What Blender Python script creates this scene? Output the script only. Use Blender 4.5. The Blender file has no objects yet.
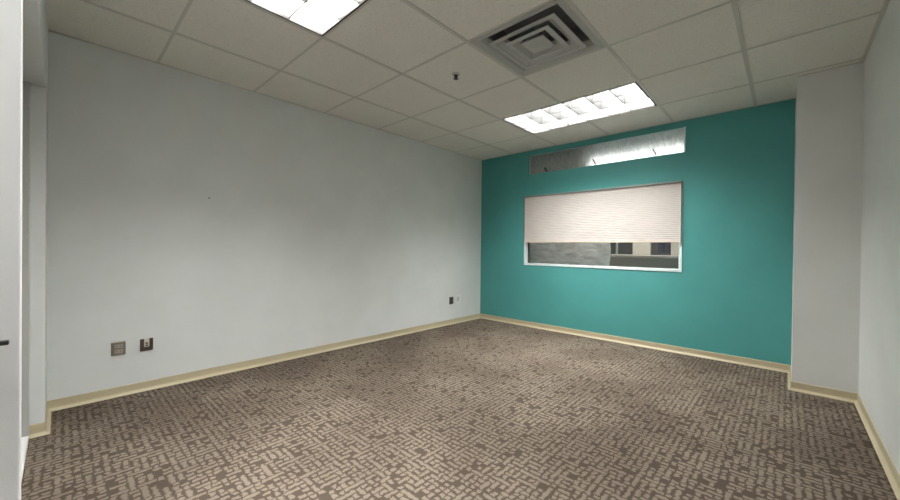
import bpy, bmesh, math, random
from mathutils import Matrix, Vector
random.seed(7)
S = bpy.context.scene
COL = S.collection
H = 2.385                     # ceiling height
T = 0.65                      # ceiling tile module
OX, OY = 0.5661, -3.8508      # first tee line each way
YR = -4.387                   # rear wall plane
XC, YC = 3.4294, -0.52        # column corner
XR = 3.769                    # right wall plane
YB = -5.22                    # back of the entry alcove

# ------------------------------------------------------------------ helpers
def box(bm, x0, x1, y0, y1, z0, z1):
    vs = [bm.verts.new(p) for p in ((x0,y0,z0),(x1,y0,z0),(x1,y1,z0),(x0,y1,z0),
                                    (x0,y0,z1),(x1,y0,z1),(x1,y1,z1),(x0,y1,z1))]
    for f in ((0,3,2,1),(4,5,6,7),(0,1,5,4),(1,2,6,5),(2,3,7,6),(3,0,4,7)):
        bm.faces.new([vs[i] for i in f])
    return vs

def lathe(bm, prof, c=(0,0,0), n=24, M=None):
    rings = []
    for r, z in prof:
        ring = []
        for k in range(n):
            a = 2*math.pi*k/n
            p = Vector((r*math.cos(a), r*math.sin(a), z))
            if M is not None: p = M @ p
            ring.append(bm.verts.new(p + Vector(c)))
        rings.append(ring)
    for a, b in zip(rings, rings[1:]):
        for k in range(n):
            bm.faces.new((a[k], a[(k+1) % n], b[(k+1) % n], b[k]))
    bm.faces.new(rings[0][::-1]); bm.faces.new(rings[-1])

def link(name, bm, mat, parent=None, bevel=0, smooth=False):
    bmesh.ops.recalc_face_normals(bm, faces=bm.faces)
    me = bpy.data.meshes.new(name); bm.to_mesh(me); bm.free()
    o = bpy.data.objects.new(name, me); COL.objects.link(o)
    if isinstance(mat, (list, tuple)):
        for m in mat: me.materials.append(m)
    else: me.materials.append(mat)
    if smooth:
        for p in me.polygons: p.use_smooth = True
    if bevel:
        b = o.modifiers.new('bevel', 'BEVEL'); b.width = bevel; b.segments = 2; b.limit_method = 'ANGLE'
    if parent:
        o.parent = parent
        o.matrix_parent_inverse = Matrix.Translation(-parent.location)
    return o

def boxes(name, lst, mat, parent=None, bevel=0):
    bm = bmesh.new()
    for b in lst: box(bm, *b)
    return link(name, bm, mat, parent, bevel)

def struct(o): o['kind'] = 'structure'; return o
def tag(o, label, cat, group=None):
    o['label'] = label; o['category'] = cat
    if group: o['group'] = group
    return o
def thing(name, loc, label, cat, group=None):
    o = bpy.data.objects.new(name, None); COL.objects.link(o); o.location = loc
    o.empty_display_size = .1
    return tag(o, label, cat, group)

# ------------------------------------------------------------------ materials
class N:
    def __init__(s, name):
        s.m = bpy.data.materials.new(name); s.m.use_nodes = True
        s.t = s.m.node_tree; s.t.nodes.clear()
        s.out = s.new('ShaderNodeOutputMaterial')
    def new(s, typ, **kw):
        n = s.t.nodes.new(typ)
        for k, v in kw.items(): setattr(n, k, v)
        return n
    def set(s, sock, v):
        if hasattr(v, 'is_output'): s.t.links.new(v, sock)
        else: sock.default_value = v
    def math(s, op, a, b=0.0, c=0.0):
        n = s.new('ShaderNodeMath', operation=op)
        s.set(n.inputs[0], a); s.set(n.inputs[1], b); s.set(n.inputs[2], c)
        return n.outputs[0]
    def mixc(s, f, a, b):
        n = s.new('ShaderNodeMix', data_type='RGBA')
        s.set(n.inputs[0], f); s.set(n.inputs[6], a); s.set(n.inputs[7], b)
        return n.outputs[2]
    def pos(s): return s.new('ShaderNodeNewGeometry').outputs['Position']
    def noise(s, scale, detail=3, rough=.5, vec=None):
        n = s.new('ShaderNodeTexNoise'); n.inputs['Scale'].default_value = scale
        n.inputs['Detail'].default_value = detail; n.inputs['Roughness'].default_value = rough
        s.t.links.new(vec if vec is not None else s.pos(), n.inputs['Vector'])
        return n.outputs['Fac']
    def ramp(s, f, a, b):
        n = s.new('ShaderNodeMapRange'); n.interpolation_type = 'SMOOTHSTEP'
        s.set(n.inputs[0], f); n.inputs[1].default_value = a; n.inputs[2].default_value = b
        return n.outputs[0]
    def bump(s, h, strength, dist):
        n = s.new('ShaderNodeBump'); n.inputs['Strength'].default_value = strength
        n.inputs['Distance'].default_value = dist; s.t.links.new(h, n.inputs['Height'])
        return n.outputs['Normal']
    def bsdf(s, col, rough=.6, metal=0, spec=.5, normal=None, **kw):
        p = s.new('ShaderNodeBsdfPrincipled')
        s.set(p.inputs['Base Color'], col); s.set(p.inputs['Roughness'], rough)
        p.inputs['Metallic'].default_value = metal; p.inputs['Specular IOR Level'].default_value = spec
        if normal is not None: s.t.links.new(normal, p.inputs['Normal'])
        s.t.links.new(p.outputs[0], s.out.inputs[0])
        return p

def paint(name, c, var=.03, rough=.55, spec=.35, bscale=260, bst=.12):
    n = N(name); f = n.ramp(n.noise(2.5, 4), .3, .7)
    a = tuple(x*(1-var) for x in c)+(1,); b = tuple(min(1, x*(1+var)) for x in c)+(1,)
    n.bsdf(n.mixc(f, a, b), rough, 0, spec, n.bump(n.noise(bscale, 2), bst, .002))
    return n.m
def plain(name, c, rough=.5, metal=0, spec=.5, grain=.04):
    n = N(name); f = n.noise(60, 3)
    a = tuple(x*(1-grain) for x in c)+(1,); b = tuple(min(1, x*(1+grain)) for x in c)+(1,)
    n.bsdf(n.mixc(f, a, b), rough, metal, spec)
    return n.m

M_wall  = paint('pale_grey_wall_paint', (.66, .685, .68))
M_wallR = paint('warm_white_wall_paint', (.67, .685, .67))
M_teal  = paint('teal_wall_paint', (.076, .318, .305), rough=.5)
M_tbar  = plain('tee_bar_enamel', (.56, .54, .50), .5)
M_base  = plain('beige_vinyl_base', (.47, .41, .275), .45)
M_white = plain('white_enamel', (.78, .78, .77), .4)
M_casing= plain('pale_window_frame', (.70, .80, .82), .35)
M_door  = paint('white_door_paint', (.80, .80, .82), rough=.45)
M_frame = plain('grey_door_frame', (.42, .43, .42), .4)
M_leaf  = plain('grey_door_leaf', (.55, .56, .55), .45)
M_black = plain('black_metal', (.012, .012, .012), .35)
M_dark  = plain('dark_metal', (.05, .05, .05), .5)
M_edge  = plain('shadow_gap_edge', (.035, .03, .028), .6)  # dark tone painted in for the shadow gap round each light
M_vent  = plain('grey_vent_enamel', (.44, .445, .435), .5)
M_duct  = plain('dark_duct', (.22, .22, .22), .8)
M_steel = plain('brushed_taupe_plate', (.21, .185, .155), .4, .3)
M_bronze= plain('dark_bronze_plate', (.07, .052, .042), .4, .3)
M_ivory = plain('ivory_plastic', (.55, .50, .44), .4)
M_taupe = plain('taupe_plastic', (.34, .30, .25), .4)
M_wplate= plain('white_plastic', (.74, .73, .73), .4)
M_blind = paint('cream_pleated_fabric', (.60, .56, .535), .03, .8, .1, 500, .2)
M_rail  = plain('grey_head_rail', (.22, .24, .22), .4)
M_hall  = paint('hallway_grey_paint', (.24, .225, .20))
M_halld = paint('hallway_dark_paint', (.10, .10, .095))
M_beige = plain('beige_board', (.34, .31, .26), .7)
M_blue  = plain('dark_blue_fabric', (.035, .04, .06), .9)
M_lit   = None

# carpet: maze of short taupe strokes on dark brown
n = N('patterned_carpet')
sep = n.new('ShaderNodeSeparateXYZ'); n.t.links.new(n.pos(), sep.inputs[0])
px, py = sep.outputs[0], sep.outputs[1]
# slightly wavy strokes
w1 = n.math('MULTIPLY', n.math('SUBTRACT', n.noise(46, 2), .5), .026)
mp = n.new('ShaderNodeMapping'); mp.inputs['Location'].default_value = (7.3, 2.1, 0); n.t.links.new(n.pos(), mp.inputs[0])
w2_ = n.math('MULTIPLY', n.math('SUBTRACT', n.noise(46, 2, .5, mp.outputs[0]), .5), .026)
px = n.math('ADD', px, w1); py = n.math('ADD', py, w2_)
P = .032                                    # each cell of the weave carries one short stroke along x or y
qx, qy = n.math('DIVIDE', px, P), n.math('DIVIDE', py, P)
def rnd(seed):
    cb = n.new('ShaderNodeCombineXYZ'); n.t.links.new(n.math('FLOOR', qx), cb.inputs[0]); n.t.links.new(n.math('FLOOR', qy), cb.inputs[1])
    cb.inputs[2].default_value = seed
    w = n.new('ShaderNodeTexWhiteNoise', noise_dimensions='3D'); n.t.links.new(cb.outputs[0], w.inputs['Vector'])
    return w.outputs['Value']
fx, fy = n.math('FRACT', qx), n.math('FRACT', qy)
def stroke(u, v, r):
    side = n.math('SUBTRACT', 1.0, n.ramp(n.math('ABSOLUTE', n.math('SUBTRACT', v, .5)), .17, .41))
    end = n.math('GREATER_THAN', u, n.math('MULTIPLY', n.math('LESS_THAN', r, .35), .30))
    return n.math('MULTIPLY', side, end)
turn = n.math('LESS_THAN', rnd(3.3), .5)
r2_ = rnd(8.1)
light = n.math('ADD', n.math('MULTIPLY', turn, stroke(fx, fy, r2_)), n.math('MULTIPLY', n.math('SUBTRACT', 1.0, turn), stroke(fy, fx, r2_)))
light = n.math('MULTIPLY', light, n.math('GREATER_THAN', rnd(5.7), .07))
pile_shade = n.ramp(n.noise(1.7, 2), .36, .64)  # soft floor and pile shading, painted into the carpet colours as noise
fine = n.noise(420, 2)
cl = n.mixc(pile_shade, (.158, .130, .103, 1), (.222, .186, .147, 1))
cd = n.mixc(pile_shade, (.056, .042, .032, 1), (.075, .058, .045, 1))
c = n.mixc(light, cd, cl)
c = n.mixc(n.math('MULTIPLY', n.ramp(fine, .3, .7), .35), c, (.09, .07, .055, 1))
n.bsdf(c, .95, 0, .1, n.bump(n.math('ADD', n.math('MULTIPLY', light, .4), fine), .5, .004))
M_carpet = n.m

# mineral fibre ceiling tile
n = N('ceiling_tile')
f1 = n.ramp(n.noise(95, 3, .65), .52, .68)
f2 = n.noise(3, 3)
c = n.mixc(f2, (.73, .71, .665, 1), (.79, .77, .72, 1))
c = n.mixc(n.math('MULTIPLY', f1, .32), c, (.45, .43, .39, 1))
n.bsdf(c, .95, 0, .1, n.bump(n.noise(170, 3), .35, .003))
M_tile = n.m

# lit lamp diffuser
def emit(name, c, st):
    n = N(name); e = n.new('ShaderNodeEmission'); e.inputs[0].default_value = c+(1,); e.inputs[1].default_value = st
    n.t.links.new(e.outputs[0], n.out.inputs[0]); return n.m
M_lamp = emit('fluorescent_diffuser', (1.0, .985, .95), 19)

# window glass
n = N('window_glass')
g = n.new('ShaderNodeBsdfGlossy'); g.inputs['Roughness'].default_value = .02
tr = n.new('ShaderNodeBsdfTransparent'); tr.inputs[0].default_value = (.93, .95, .95, 1)
fr = n.new('ShaderNodeFresnel'); fr.inputs[0].default_value = 1.45
mx = n.new('ShaderNodeMixShader')
n.t.links.new(fr.outputs[0], mx.inputs[0]); n.t.links.new(tr.outputs[0], mx.inputs[1]); n.t.links.new(g.outputs[0], mx.inputs[2])
n.t.links.new(mx.outputs[0], n.out.inputs[0]); M_glass = n.m

# crinkled translucent plastic
def plastic(name, c, trans, scl):
    n = N(name)
    mp = n.new('ShaderNodeMapping'); mp.inputs['Scale'].default_value = scl
    n.t.links.new(n.pos(), mp.inputs[0])
    h = n.noise(1.0, 5, .6, mp.outputs[0])
    nm = n.bump(h, .9, .02)
    d = n.new('ShaderNodeBsdfDiffuse'); t = n.new('ShaderNodeBsdfTranslucent'); g = n.new('ShaderNodeBsdfGlossy')
    col = n.mixc(n.ramp(h, .3, .7), tuple(x*.8 for x in c)+(1,), tuple(min(1, x*1.15) for x in c)+(1,))
    n.set(d.inputs[0], col); n.set(t.inputs[0], col)
    g.inputs['Roughness'].default_value = .3; g.inputs[0].default_value = (.8, .8, .8, 1)
    for q in (d, t, g): n.t.links.new(nm, q.inputs['Normal'])
    m1 = n.new('ShaderNodeMixShader'); m1.inputs[0].default_value = trans
    n.t.links.new(d.outputs[0], m1.inputs[1]); n.t.links.new(t.outputs[0], m1.inputs[2])
    m2 = n.new('ShaderNodeMixShader'); m2.inputs[0].default_value = .12
    n.t.links.new(m1.outputs[0], m2.inputs[1]); n.t.links.new(g.outputs[0], m2.inputs[2])
    n.t.links.new(m2.outputs[0], n.out.inputs[0]); return n.m
M_sheet = plastic('grey_plastic_sheeting', (.75, .73, .70), .25, (9, 9, 22))
M_film  = plastic('frosted_plastic_film', (.78, .76, .73), .5, (45, 20, 14))

# ------------------------------------------------------------------ setting
W = .12
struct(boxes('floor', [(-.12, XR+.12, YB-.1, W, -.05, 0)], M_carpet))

# ceiling tiles (with the light and vent cells left open) and its tee grid
xs = [OX + T*k for k in range(-1, 6)]
ys = [OY + T*k for k in range(-3, 7)]
holes = {(1, 0), (2, 0), (1, 4), (2, 4), (2, 2)}
L = []
for i in range(-1, 5):
    for j in range(-3, 6):
        if (i, j) in holes: continue
        x0, x1 = max(OX+T*i, -.1), min(OX+T*(i+1), XR+.1)
        y0, y1 = max(OY+T*j, YB-.1), min(OY+T*(j+1), .1)
        if x1 > x0 and y1 > y0: L.append((x0, x1, y0, y1, H, H+.02))
struct(boxes('ceiling', L, M_tile))
L = []
def seg(v0, v1, gaps):
    out = []; a = v0
    for g0, g1 in sorted(gaps):
        out.append((a, g0)); a = g1
    out.append((a, v1)); return [q for q in out if q[1]-q[0] > .01]
for x in xs[1:6]:
    if 0 < x < XR:
        gaps = []
        if abs(x-(OX+2*T)) < .01: gaps = [(OY, OY+T), (OY+4*T, OY+5*T)]
        for a, b in seg(YB, 0, gaps): L.append((x-.0125, x+.0125, a, b, H-.0035, H+.015))
for y in ys:
    if YB < y < 0:
        for a, b in seg(0, XR, []): L.append((a, b, y-.008, y+.008, H-.003, H+.0145))
# wall angles round the edge
L += [(0, .02, YR, 0, H-.002, H+.014), (0, XC, -.02, 0, H-.002, H+.014), (XR-.02, XR, YB, YC, H-.002, H+.014),
      (XC, XR, YC-.02, YC, H-.002, H+.014)]
struct(boxes('trim_1', L, M_tbar))
struct(boxes('trim_2', [(-.12, XR+.12, YB-.1, W, H+.30, H+.34)], M_duct))       # deck over the ceiling

ZT = H + .32
struct(boxes('wall_left', [(-W, 0, YR-.1, W, 0, ZT)], M_wall))
# lower window opening and transom opening
wx0, wx1, wz0, wz1 = .752, 2.606, .832, 1.768
tx0, tx1, tz0, tz1 = .803, 2.621, 2.060, 2.318
struct(boxes('wall_front', [
    (0, wx0, 0, W, 0, ZT), (wx0, wx1, 0, W, 0, wz0), (wx0, tx0, 0, W, wz1, ZT), (tx0, wx1, 0, W, wz1, tz0),
    (tx0, wx1, 0, W, tz1, ZT), (wx1, tx1, 0, W, 0, tz0), (wx1, tx1, 0, W, tz1, ZT), (tx1, XC, 0, W, 0, ZT)], M_teal))
struct(boxes('wall_column', [(XC, XR, YC, W, 0, ZT)], M_wallR))
struct(boxes('wall_right', [(XR, XR+W, YB-.1, W, 0, ZT)], M_wallR))
ZS = 1.914; XO = 2.36
struct(boxes('wall_rear', [(-W, .39, YR-.055, YR, 0, ZT), (-W, .39, YR-.20, YR-.055, 0, ZT),
                           (.39, XO, YR-.20, YR, ZS, ZT), (XO-.04, XO, YB, YR-.2, ZS+.09, ZT)], M_wall))
struct(boxes('wall_alcove', [(XO-.06, XR+W, YB-.1, YB, 0, ZT), (XO-.06, XO-.045, YB, YR-.2, 0, ZS+.09)], M_wallR))

# beige cove base with a thin lighter toe
def base(name, path, h=.068):
    bm = bmesh.new()
    prof = [(0, 0), (.021, 0), (.021, .003), (.012, .010), (.006, .018), (.005, .03), (.005, h-.004), (.003, h), (0, h)]
    dirs = []
    for a, b in zip(path, path[1:]):
        d = Vector((b[0]-a[0], b[1]-a[1])).normalized(); dirs.append(Vector((-d.y, d.x)))
    cols = []
    for i, p in enumerate(path):
        if i == 0: nn = dirs[0]
        elif i == len(path)-1: nn = dirs[-1]
        else:
            nn = dirs[i-1]+dirs[i]; nn = nn/(nn.dot(dirs[i]))
        cols.append([bm.verts.new((p[0]+nn.x*t, p[1]+nn.y*t, z)) for t, z in prof])
    for a, b in zip(cols, cols[1:]):
        for k in range(len(prof)-1): bm.faces.new((a[k], a[k+1], b[k+1], b[k]))
        bm.faces.new((a[-1], a[0], b[0], b[-1]))
    bm.faces.new(cols[0]); bm.faces.new(cols[-1][::-1])
    return struct(link(name, bm, M_base))
base('baseboard_left', [(0, 0), (0, YR)])
base('baseboard_rear', [(0, YR), (.39, YR), (.39, YR-.055)])
base('baseboard_front', [(XC, 0), (0, 0)])
base('baseboard_column', [(XR, YC), (XC, YC), (XC, 0)])
base('baseboard_right', [(XR, YB), (XR, YC)])

# closed grey door in the recess beside the left wall, and the open white door with its lever
d1 = struct(boxes('door_1', [(.43, XO-.05, YR-.125, YR-.09, .045, ZS-.02)], M_leaf, bevel=.002))
boxes('door_frame', [(.39, .43, YR-.14, YR-.056, 0, ZS), (.43, XO-.05, YR-.14, YR-.10, ZS-.02, ZS)], M_frame, d1, .003)
boxes('threshold', [(.43, XO-.05, YR-.085, YR-.056, 0, .028)], M_white, d1, .004)
xd = 2.40
d2 = struct(boxes('door_2', [(xd-.04, xd, YB+.004, YR+.011, .012, ZS+.06)], M_door, bevel=.003))
hz = .893
bm = bmesh.new()
Mx = Matrix.Rotation(math.pi/2, 4, 'Y')
lathe(bm, [(.026, 0), (.026, .008), (.011, .010), (.011, .048)], (xd, YR-.055, hz), 20, Mx)
box(bm, xd+.038, xd+.052, YR-.061, YR+.0015, hz-.0035, hz+.0035)
hd = link('door_handle', bm, M_black, d2, .0015); hd['label'] = 'black lever handle'

# windows
w1 = struct(boxes('window_1', [(wx0, wx0+.03, -.008, .07, wz0, wz1), (wx1-.03, wx1, -.008, .07, wz0, wz1),
    (wx0+.03, wx1-.03, -.008, .07, wz0, wz0+.03), (wx0+.03, wx1-.03, .0, .07, wz1-.02, wz1)], M_casing, bevel=.003))
boxes('window_stop', [(wx0+.03, wx0+.045, .045, .068, wz0+.03, wz1-.02)], M_dark, w1)
boxes('pane', [(wx0+.03, wx1-.03, .055, .060, wz0+.03, wz1-.02)], M_glass, w1)
w2 = struct(boxes('window_2', [(tx0, tx0+.004, .02, .06, tz0, tz1), (tx1-.012, tx1, -.004, .06, tz0, tz1),
    (tx0+.004, tx1-.012, .002, .06, tz0, tz0+.004), (tx0+.004, tx1-.012, .02, .06, tz1-.004, tz1)], M_casing))
boxes('pane', [(tx0+.004, tx1-.012, .024, .029, tz0+.004, tz1-.004)], M_glass, w2)

# ------------------------------------------------------------------ pleated blind
bx0, bx1, bz0, bz1 = wx0+.018, wx1-.012, 1.138, 1.768
bl = thing('pleated_blind', ((bx0+bx1)/2, -.02, bz0), 'cream pleated blind drawn over the upper two thirds of the lower window', 'blind')
boxes('head_rail', [(bx0-.004, bx1+.006, -.040, -.008, bz1-.022, bz1)], M_rail, bl, .003)
bm = bmesh.new(); NP, NX = 30, 60
zt, zb = bz1-.022, bz0+.018
rows = []
for r in range(2*NP+1):
    z = zt+(zb-zt)*r/(2*NP); row = []
    for k in range(NX+1):
        x = bx0+(bx1-bx0)*k/NX
        wob = .0018*math.sin(k*.55+r*.31)+.0014*math.sin(k*1.3-r*.7)
        row.append(bm.verts.new((x, (-.0275 if r % 2 else -.0250)+.4*wob, z+wob)))
    rows.append(row)
for a, b in zip(rows, rows[1:]):
    for k in range(NX): bm.faces.new((a[k], a[k+1], b[k+1], b[k]))
ext = bmesh.ops.extrude_face_region(bm, geom=bm.faces[:])
for v in [e for e in ext['geom'] if isinstance(e, bmesh.types.BMVert)]: v.co.y += .010
link('fabric', bm, M_blind, bl)
boxes('bottom_rail', [(bx0-.002, bx1+.002, -.036, -.010, bz0, bz0+.018)], plain('beige_blind_rail', (.62, .55, .46), .5), bl, .003)
boxes('side_edge', [(bx0-.006, bx0-.001, -.034, -.009, bz0, bz1-.022)], M_rail, bl)
boxes('side_edge', [(bx1+.001, bx1+.006, -.034, -.009, bz0, bz1-.022)], M_rail, bl)

# ------------------------------------------------------------------ ceiling lights
def troffer(i, j, label):
    x0, x1, y0, y1 = OX+T*i+.014, OX+T*(i+2)-.014, OY+T*j+.008, OY+T*(j+1)-.008
    t = thing('ceiling_light', ((x0+x1)/2, (y0+y1)/2, H), label, 'ceiling light', 'recessed ceiling lights')
    e = .012
    fr = [(x0, x1, y0, y0+e, H-.005, H+.012), (x0, x1, y1-e, y1, H-.005, H+.012),
          (x0, x0+e, y0+e, y1-e, H-.005, H+.012), (x1-e, x1, y0+e, y1-e, H-.005, H+.012)]
    boxes('frame', fr, M_edge, t)
    hh = .17
    boxes('housing', [(x0, x1, y0, y1, H+hh+.004, H+hh+.012), (x0, x1, y0, y0+.006, H+.012, H+hh+.004), (x0, x1, y1-.006, y1, H+.012, H+hh+.004),
        (x0, x0+.006, y0+.006, y1-.006, H+.012, H+hh+.004), (x1-.006, x1, y0+.006, y1-.006, H+.012, H+hh+.004)], M_white, t)
    a0, a1, b0, b1 = x0+.008, x1-.008, y0+.008, y1-.008
    boxes('diffuser', [(a0, a1, b0, b1, H+hh-.006, H+hh)], M_lamp, t)
    lv = []
    for k in range(1, 6):
        x = a0+(a1-a0)*k/6; lv.append((x-.004, x+.004, b0, b1, H+.004, H+.145))
    for k in range(1, 3):
        y = b0+(b1-b0)*k/3; lv.append((a0, a1, y-.004, y+.004, H+.0045, H+.1445))
    boxes('louver', lv, M_louv, t)
M_louv = plain('satin_louver', (.05, .05, .05), .5)
troffer(1, 4, 'recessed rectangular ceiling light with gridded louver, lit, near the teal wall')
troffer(1, 0, 'recessed rectangular ceiling light cut off by the top edge of the photo')

# ------------------------------------------------------------------ supply vent
vx, vy = OX+2.5*T, OY+2.5*T
v = thing('ceiling_vent', (vx, vy, H), 'grey square stepped air vent in the ceiling between the two lights', 'vent')
def sq_ring(bm, loops):
    L_ = []
    for a, z in loops: L_.append([bm.verts.new((vx+sx*a, vy+sy*a, z)) for sx, sy in ((-1,-1),(1,-1),(1,1),(-1,1))])
    for p, q in zip(L_, L_[1:]+L_[:1]):
        for k in range(4): bm.faces.new((p[k], p[(k+1) % 4], q[(k+1) % 4], q[k]))
bm = bmesh.new(); sq_ring(bm, [(.312, H-.004), (.312, H+.010), (.248, H+.045), (.244, H+.040), (.268, H+.006), (.290, H-.004)])
link('frame', bm, M_vent, v)
bm = bmesh.new(); sq_ring(bm, [(.246, H+.0455), (.246, H+.16), (.238, H+.16), (.238, H+.0455)])
box(bm, vx-.242, vx+.242, vy-.242, vy+.242, H+.16, H+.165)
link('duct_collar', bm, M_duct, v)
for a, b, zl in ((.228, .150, H-.010), (.150, .085, H-.010)):
    bm = bmesh.new(); sq_ring(bm, [(a, zl), (a, zl+.003), (b, zl+.040), (b-.004, zl+.040), (b+.012, zl+.024), (a-.030, zl+.004), (a-.030, zl)])
    link('cone_blade', bm, M_vent, v)
bm = bmesh.new(); sq_ring(bm, [(.001, H-.008), (.076, H-.008), (.078, H-.004), (.040, H+.03), (.001, H+.03)])
link('centre_plate', bm, M_vent, v)
boxes('support_bar', [(vx-.237, vx+.237, vy-.006, vy+.006, H+.06, H+.066), (vx-.006, vx+.006, vy-.237, vy+.237, H+.066, H+.072)], M_duct, v)
boxes('support_stem', [(vx-.01, vx+.01, vy-.01, vy+.01, H+.02, H+.07)], M_duct, v)

# ------------------------------------------------------------------ sprinkler
sx, sy = 1.522, -2.277
s = thing('fire_sprinkler', (sx, sy, H), 'small dark fire sprinkler head hanging from a ceiling tile', 'sprinkler')
bm = bmesh.new(); lathe(bm, [(.030, H), (.030, H-.004), (.018, H-.010)], (sx, sy, 0)); link('escutcheon', bm, plain('dull_grey_cup', (.5, .49, .46), .5), s)
bm = bmesh.new(); lathe(bm, [(.015, H-.004), (.015, H-.012), (.010, H-.015), (.006, H-.028), (.004, H-.034)], (sx, sy, 0)); link('body', bm, M_black, s)
bm = bmesh.new()
for q in (-1, 1):
    lathe(bm, [(.003, -.011), (.003, .011)], (sx+q*.013, sy, H-.024), 10, Matrix.Rotation(q*.25, 4, 'Y'))
link('frame_arm', bm, M_black, s)
bm = bmesh.new(); lathe(bm, [(.004, H-.033), (.018, H-.035), (.019, H-.037), (.004, H-.038)], (sx, sy, 0)); link('deflector', bm, M_black, s)

# ------------------------------------------------------------------ outlets on the left wall
def plate(name, y0, y1, z0, z1, mat, label, cat, group=None):
    t = thing(name, (0, (y0+y1)/2, z0), label, cat, group)
    boxes('cover_plate', [(.0, .008, y0, y1, z0, z1)], mat, t, .003)
    return t
o1 = plate('wall_outlet', -4.093, -4.018, .288, .376, M_steel, 'taupe wall outlet plate low on the left wall, nearest the rear corner', 'outlet')
for zc in (.313, .350):
    r = boxes('receptacle', [(.006, .0115, -4.076, -4.035, zc-.013, zc+.013)], M_taupe, o1, .003)
    boxes('slot', [(.0112, .0122, -4.066, -4.0635, zc-.004, zc+.007), (.0112, .0122, -4.0475, -4.045, zc-.004, zc+.007)], M_black, r)
boxes('plate_cap', [(.0, .012, -4.093, -4.018, .376, .382)], M_ivory, o1, .002)
o2 = plate('wall_jack', -3.941, -3.868, .290, .376, M_bronze, 'dark bronze jack plate with an ivory centre, right of the taupe wall outlet', 'jack plate')
i2 = boxes('insert', [(.006, .012, -3.919, -3.890, .318, .376)], M_ivory, o2, .002)
boxes('port', [(.0118, .0126, -3.912, -3.897, .324, .334), (.0118, .0126, -3.912, -3.897, .340, .350)], M_black, i2)
o3 = plate('wall_outlet', -.690, -.612, .278, .376, M_bronze, 'small dark wall outlet on the left wall near the teal wall', 'outlet')
for zc in (.303, .350):
    boxes('receptacle', [(.006, .012, -.675, -.627, zc-.014, zc+.014)], M_dark, o3, .003)
o4 = plate('wall_jack', -.575, -.462, .272, .398, M_wplate, 'white jack plate on the left wall beside the small dark outlet', 'jack plate')
boxes('insert', [(.006, .010, -.545, -.492, .305, .365)], M_ivory, o4, .002)
bm = bmesh.new(); lathe(bm, [(.005, 0), (.005, .004), (.002, .006)], (0, -3.523, 1.434), 12, Mx)
tag(link('wall_screw', bm, M_dark), 'tiny dark screw left in the bare left wall', 'screw')

# ------------------------------------------------------------------ behind the windows
struct(boxes('wall_hallway', [(-.3, 4.2, 2.4, 2.5, 0, ZT), (-.4, -.3, W, 2.5, 0, ZT), (4.2, 4.3, W, 2.5, 0, ZT)], M_halld))
struct(boxes('floor_hallway', [(-.4, 4.3, W, 2.5, -.05, 0)], M_halld))
struct(boxes('ceiling_hallway', [(-.4, 4.3, W, 2.5, 1.95, 2.0)], M_hall))
struct(boxes('trim_3', [(.5, 2.95, .60, .64, 2.0, ZT), (.46, .50, W, .64, 2.0, ZT), (2.95, 2.99, W, .64, 2.0, ZT)], M_hall))   # light well behind the transom

M_clip = plain('grey_metal_clip', (.30, .30, .30), .4)
def sheet(name, x0, x1, z0, z1, y, mat, amp, label, cat, seed, edge=0):
    bm = bmesh.new(); rnd = random.Random(seed); nx, nz = 70, 24
    ph = [(rnd.uniform(4, 26), rnd.uniform(-30, 30), rnd.uniform(0, 6.3), rnd.uniform(.3, 1)) for _ in range(9)]
    rows = []
    for j in range(nz+1):
        z = z0+(z1-z0)*j/nz; row = []
        for i in range(nx+1):
            x = x0+(x1-x0+edge*math.sin(z*14))*i/nx
            d = sum(a*math.sin(kx*x+kz*z+p) for kx, kz, p, a in ph)*amp
            row.append(bm.verts.new((x, y+d, z)))
        rows.append(row)
    for a, b in zip(rows, rows[1:]):
        for i in range(nx): bm.faces.new((a[i], a[i+1], b[i+1], b[i]))
    o = link(name, bm, mat, smooth=True)
    return tag(o, label, cat)
sheet('plastic_sheet', .60, 1.80, .0, 1.94, .27, M_sheet, .006, 'crinkled grey plastic sheet hanging behind the left part of the lower window', 'plastic sheet', 4, .008)
sheet('plastic_film', tx0+.005, tx1-.013, tz0+.005, tz1-.005, .043, M_film, .0008, 'frosted plastic film lining the narrow window under the ceiling', 'plastic film', 9)
for k, (x, z, lab) in enumerate(((1.052, 2.100, 'leftmost'), (1.690, 2.106, 'middle'), (2.336, 2.112, 'rightmost'))):
    bm = bmesh.new()
    box(bm, -.009, .009, -.004, .004, -.036, .036); box(bm, -.010, .010, -.006, .005, -.040, -.026)
    bmesh.ops.transform(bm, matrix=Matrix.Translation((x, .016, z)) @ Matrix.Rotation(-.5, 4, 'Y'), verts=bm.verts)
    tag(link('window_clip', bm, M_dark if k == 0 else M_clip, bevel=.002), lab+' of three dark slanted clips along the bottom of the narrow upper window', 'clip', 'clips along the upper window')
tag(boxes('beige_board', [(1.845, 2.065, 1.0, 1.04, .985, 1.6)], M_beige, bevel=.004),
    'beige board standing upright on the counter beyond the lower window', 'board')
tag(boxes('beige_post', [(2.31, 2.40, .96, 1.05, .985, 1.9)], M_beige, bevel=.004), 'beige post on the counter beyond the right end of the lower window', 'post')
tag(boxes('white_strip', [(1.868, 1.892, .262, .270, .985, 1.94)], M_white, bevel=.002), 'narrow white strip hanging beside the edge of the grey plastic sheet', 'strip')
bm = bmesh.new()
for k in range(16):
    x = 2.12+k*.0125
    lathe(bm, [(.011, 1.01+.012*math.sin(k*2.1)), (.014, 1.3), (.010, 1.6)], (x, 1.2+.02*math.sin(k*1.7), 0), 10)
box(bm, 2.10, 2.33, 1.18, 1.22, 1.59, 1.61); box(bm, 2.2, 2.23, 1.18, 1.22, 1.6, 1.952)
tag(link('hanging_cloth', bm, M_blue), 'dark blue cloth hanging in folds beyond the lower window', 'cloth')
ct = thing('storage_counter', (2.2, 1.2, 0), 'low dark grey counter beyond the right half of the lower window', 'counter')
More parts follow.
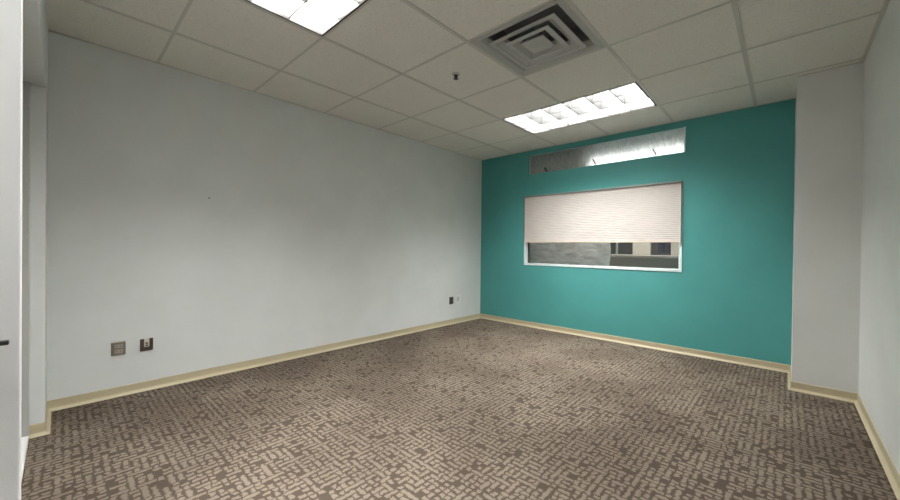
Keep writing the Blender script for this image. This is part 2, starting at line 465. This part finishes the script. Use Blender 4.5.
boxes('counter_body', [(1.40, 3.2, .86, 1.5, 0, .945)], M_hall, ct, .004)
boxes('counter_top', [(1.38, 3.22, .84, 1.52, .945, .985)], M_hall, ct, .004)

def area(name, loc, rot, sx_, sy_, power, col=(1, 1, 1), spread=math.pi):
    l = bpy.data.lights.new(name, 'AREA'); l.shape = 'RECTANGLE'; l.size = sx_; l.size_y = sy_; l.energy = power; l.color = col; l.spread = spread
    o = bpy.data.objects.new(name, l); COL.objects.link(o); o.location = loc; o.rotation_euler = rot; return o
area('hallway_fill_lamp', (1.9, .75, 1.93), (0, 0, 0), 1.6, .3, 13, (1, .97, .92))  # unseen lamp added to light the things beyond the lower window
a4 = struct(boxes('alcove_fill_light', [(2.74, 2.76, -5.16, -4.54, H-.02, H), (3.34, 3.36, -5.16, -4.54, H-.02, H),
    (2.76, 3.34, -5.16, -5.14, H-.02, H), (2.76, 3.34, -4.56, -4.54, H-.02, H)], M_white))      # unseen light added in the alcove to brighten the open door
boxes('diffuser', [(2.76, 3.34, -5.14, -4.56, H-.016, H-.004)], emit('alcove_fill_panel', (1, .98, .95), 3.6), a4)
area('light_well_lamp', (2.12, .115, 2.09), (math.radians(-90), 0, 0), .98, .03, .85, (1, .99, .98), math.radians(170))

# ------------------------------------------------------------------ world, camera
w = bpy.data.worlds.new('world'); S.world = w; w.use_nodes = True
w.node_tree.nodes['Background'].inputs[0].default_value = (.02, .02, .02, 1)
yaw, pit, rol, F = -.7493, -.0064, .011, 361.63
f = Vector((math.sin(yaw)*math.cos(pit), math.cos(yaw)*math.cos(pit), math.sin(pit)))
r = Vector((math.cos(yaw), -math.sin(yaw), 0)); u = r.cross(f)
r2 = r*math.cos(rol)+u*math.sin(rol); u2 = -r*math.sin(rol)+u*math.cos(rol)
cam = bpy.data.cameras.new('camera'); co = bpy.data.objects.new('camera', cam); COL.objects.link(co)
cam.sensor_fit = 'HORIZONTAL'; cam.sensor_width = 36; cam.lens = F/900*36; cam.clip_start = .01
co.matrix_world = Matrix(((r2.x, u2.x, -f.x, 3.3874), (r2.y, u2.y, -f.y, -4.3271), (r2.z, u2.z, -f.z, 1.0578), (0, 0, 0, 1)))
S.camera = co
S.view_settings.view_transform = 'Standard'; S.view_settings.look = 'None'
S.view_settings.exposure = 2.0; S.view_settings.gamma = 1; S.view_settings.use_curve_mapping = False
S.cycles.use_denoising = True
S.cycles.max_bounces = 12; S.cycles.diffuse_bounces = 8; S.cycles.transparent_max_bounces = 12
S.cycles.sample_clamp_indirect = 6
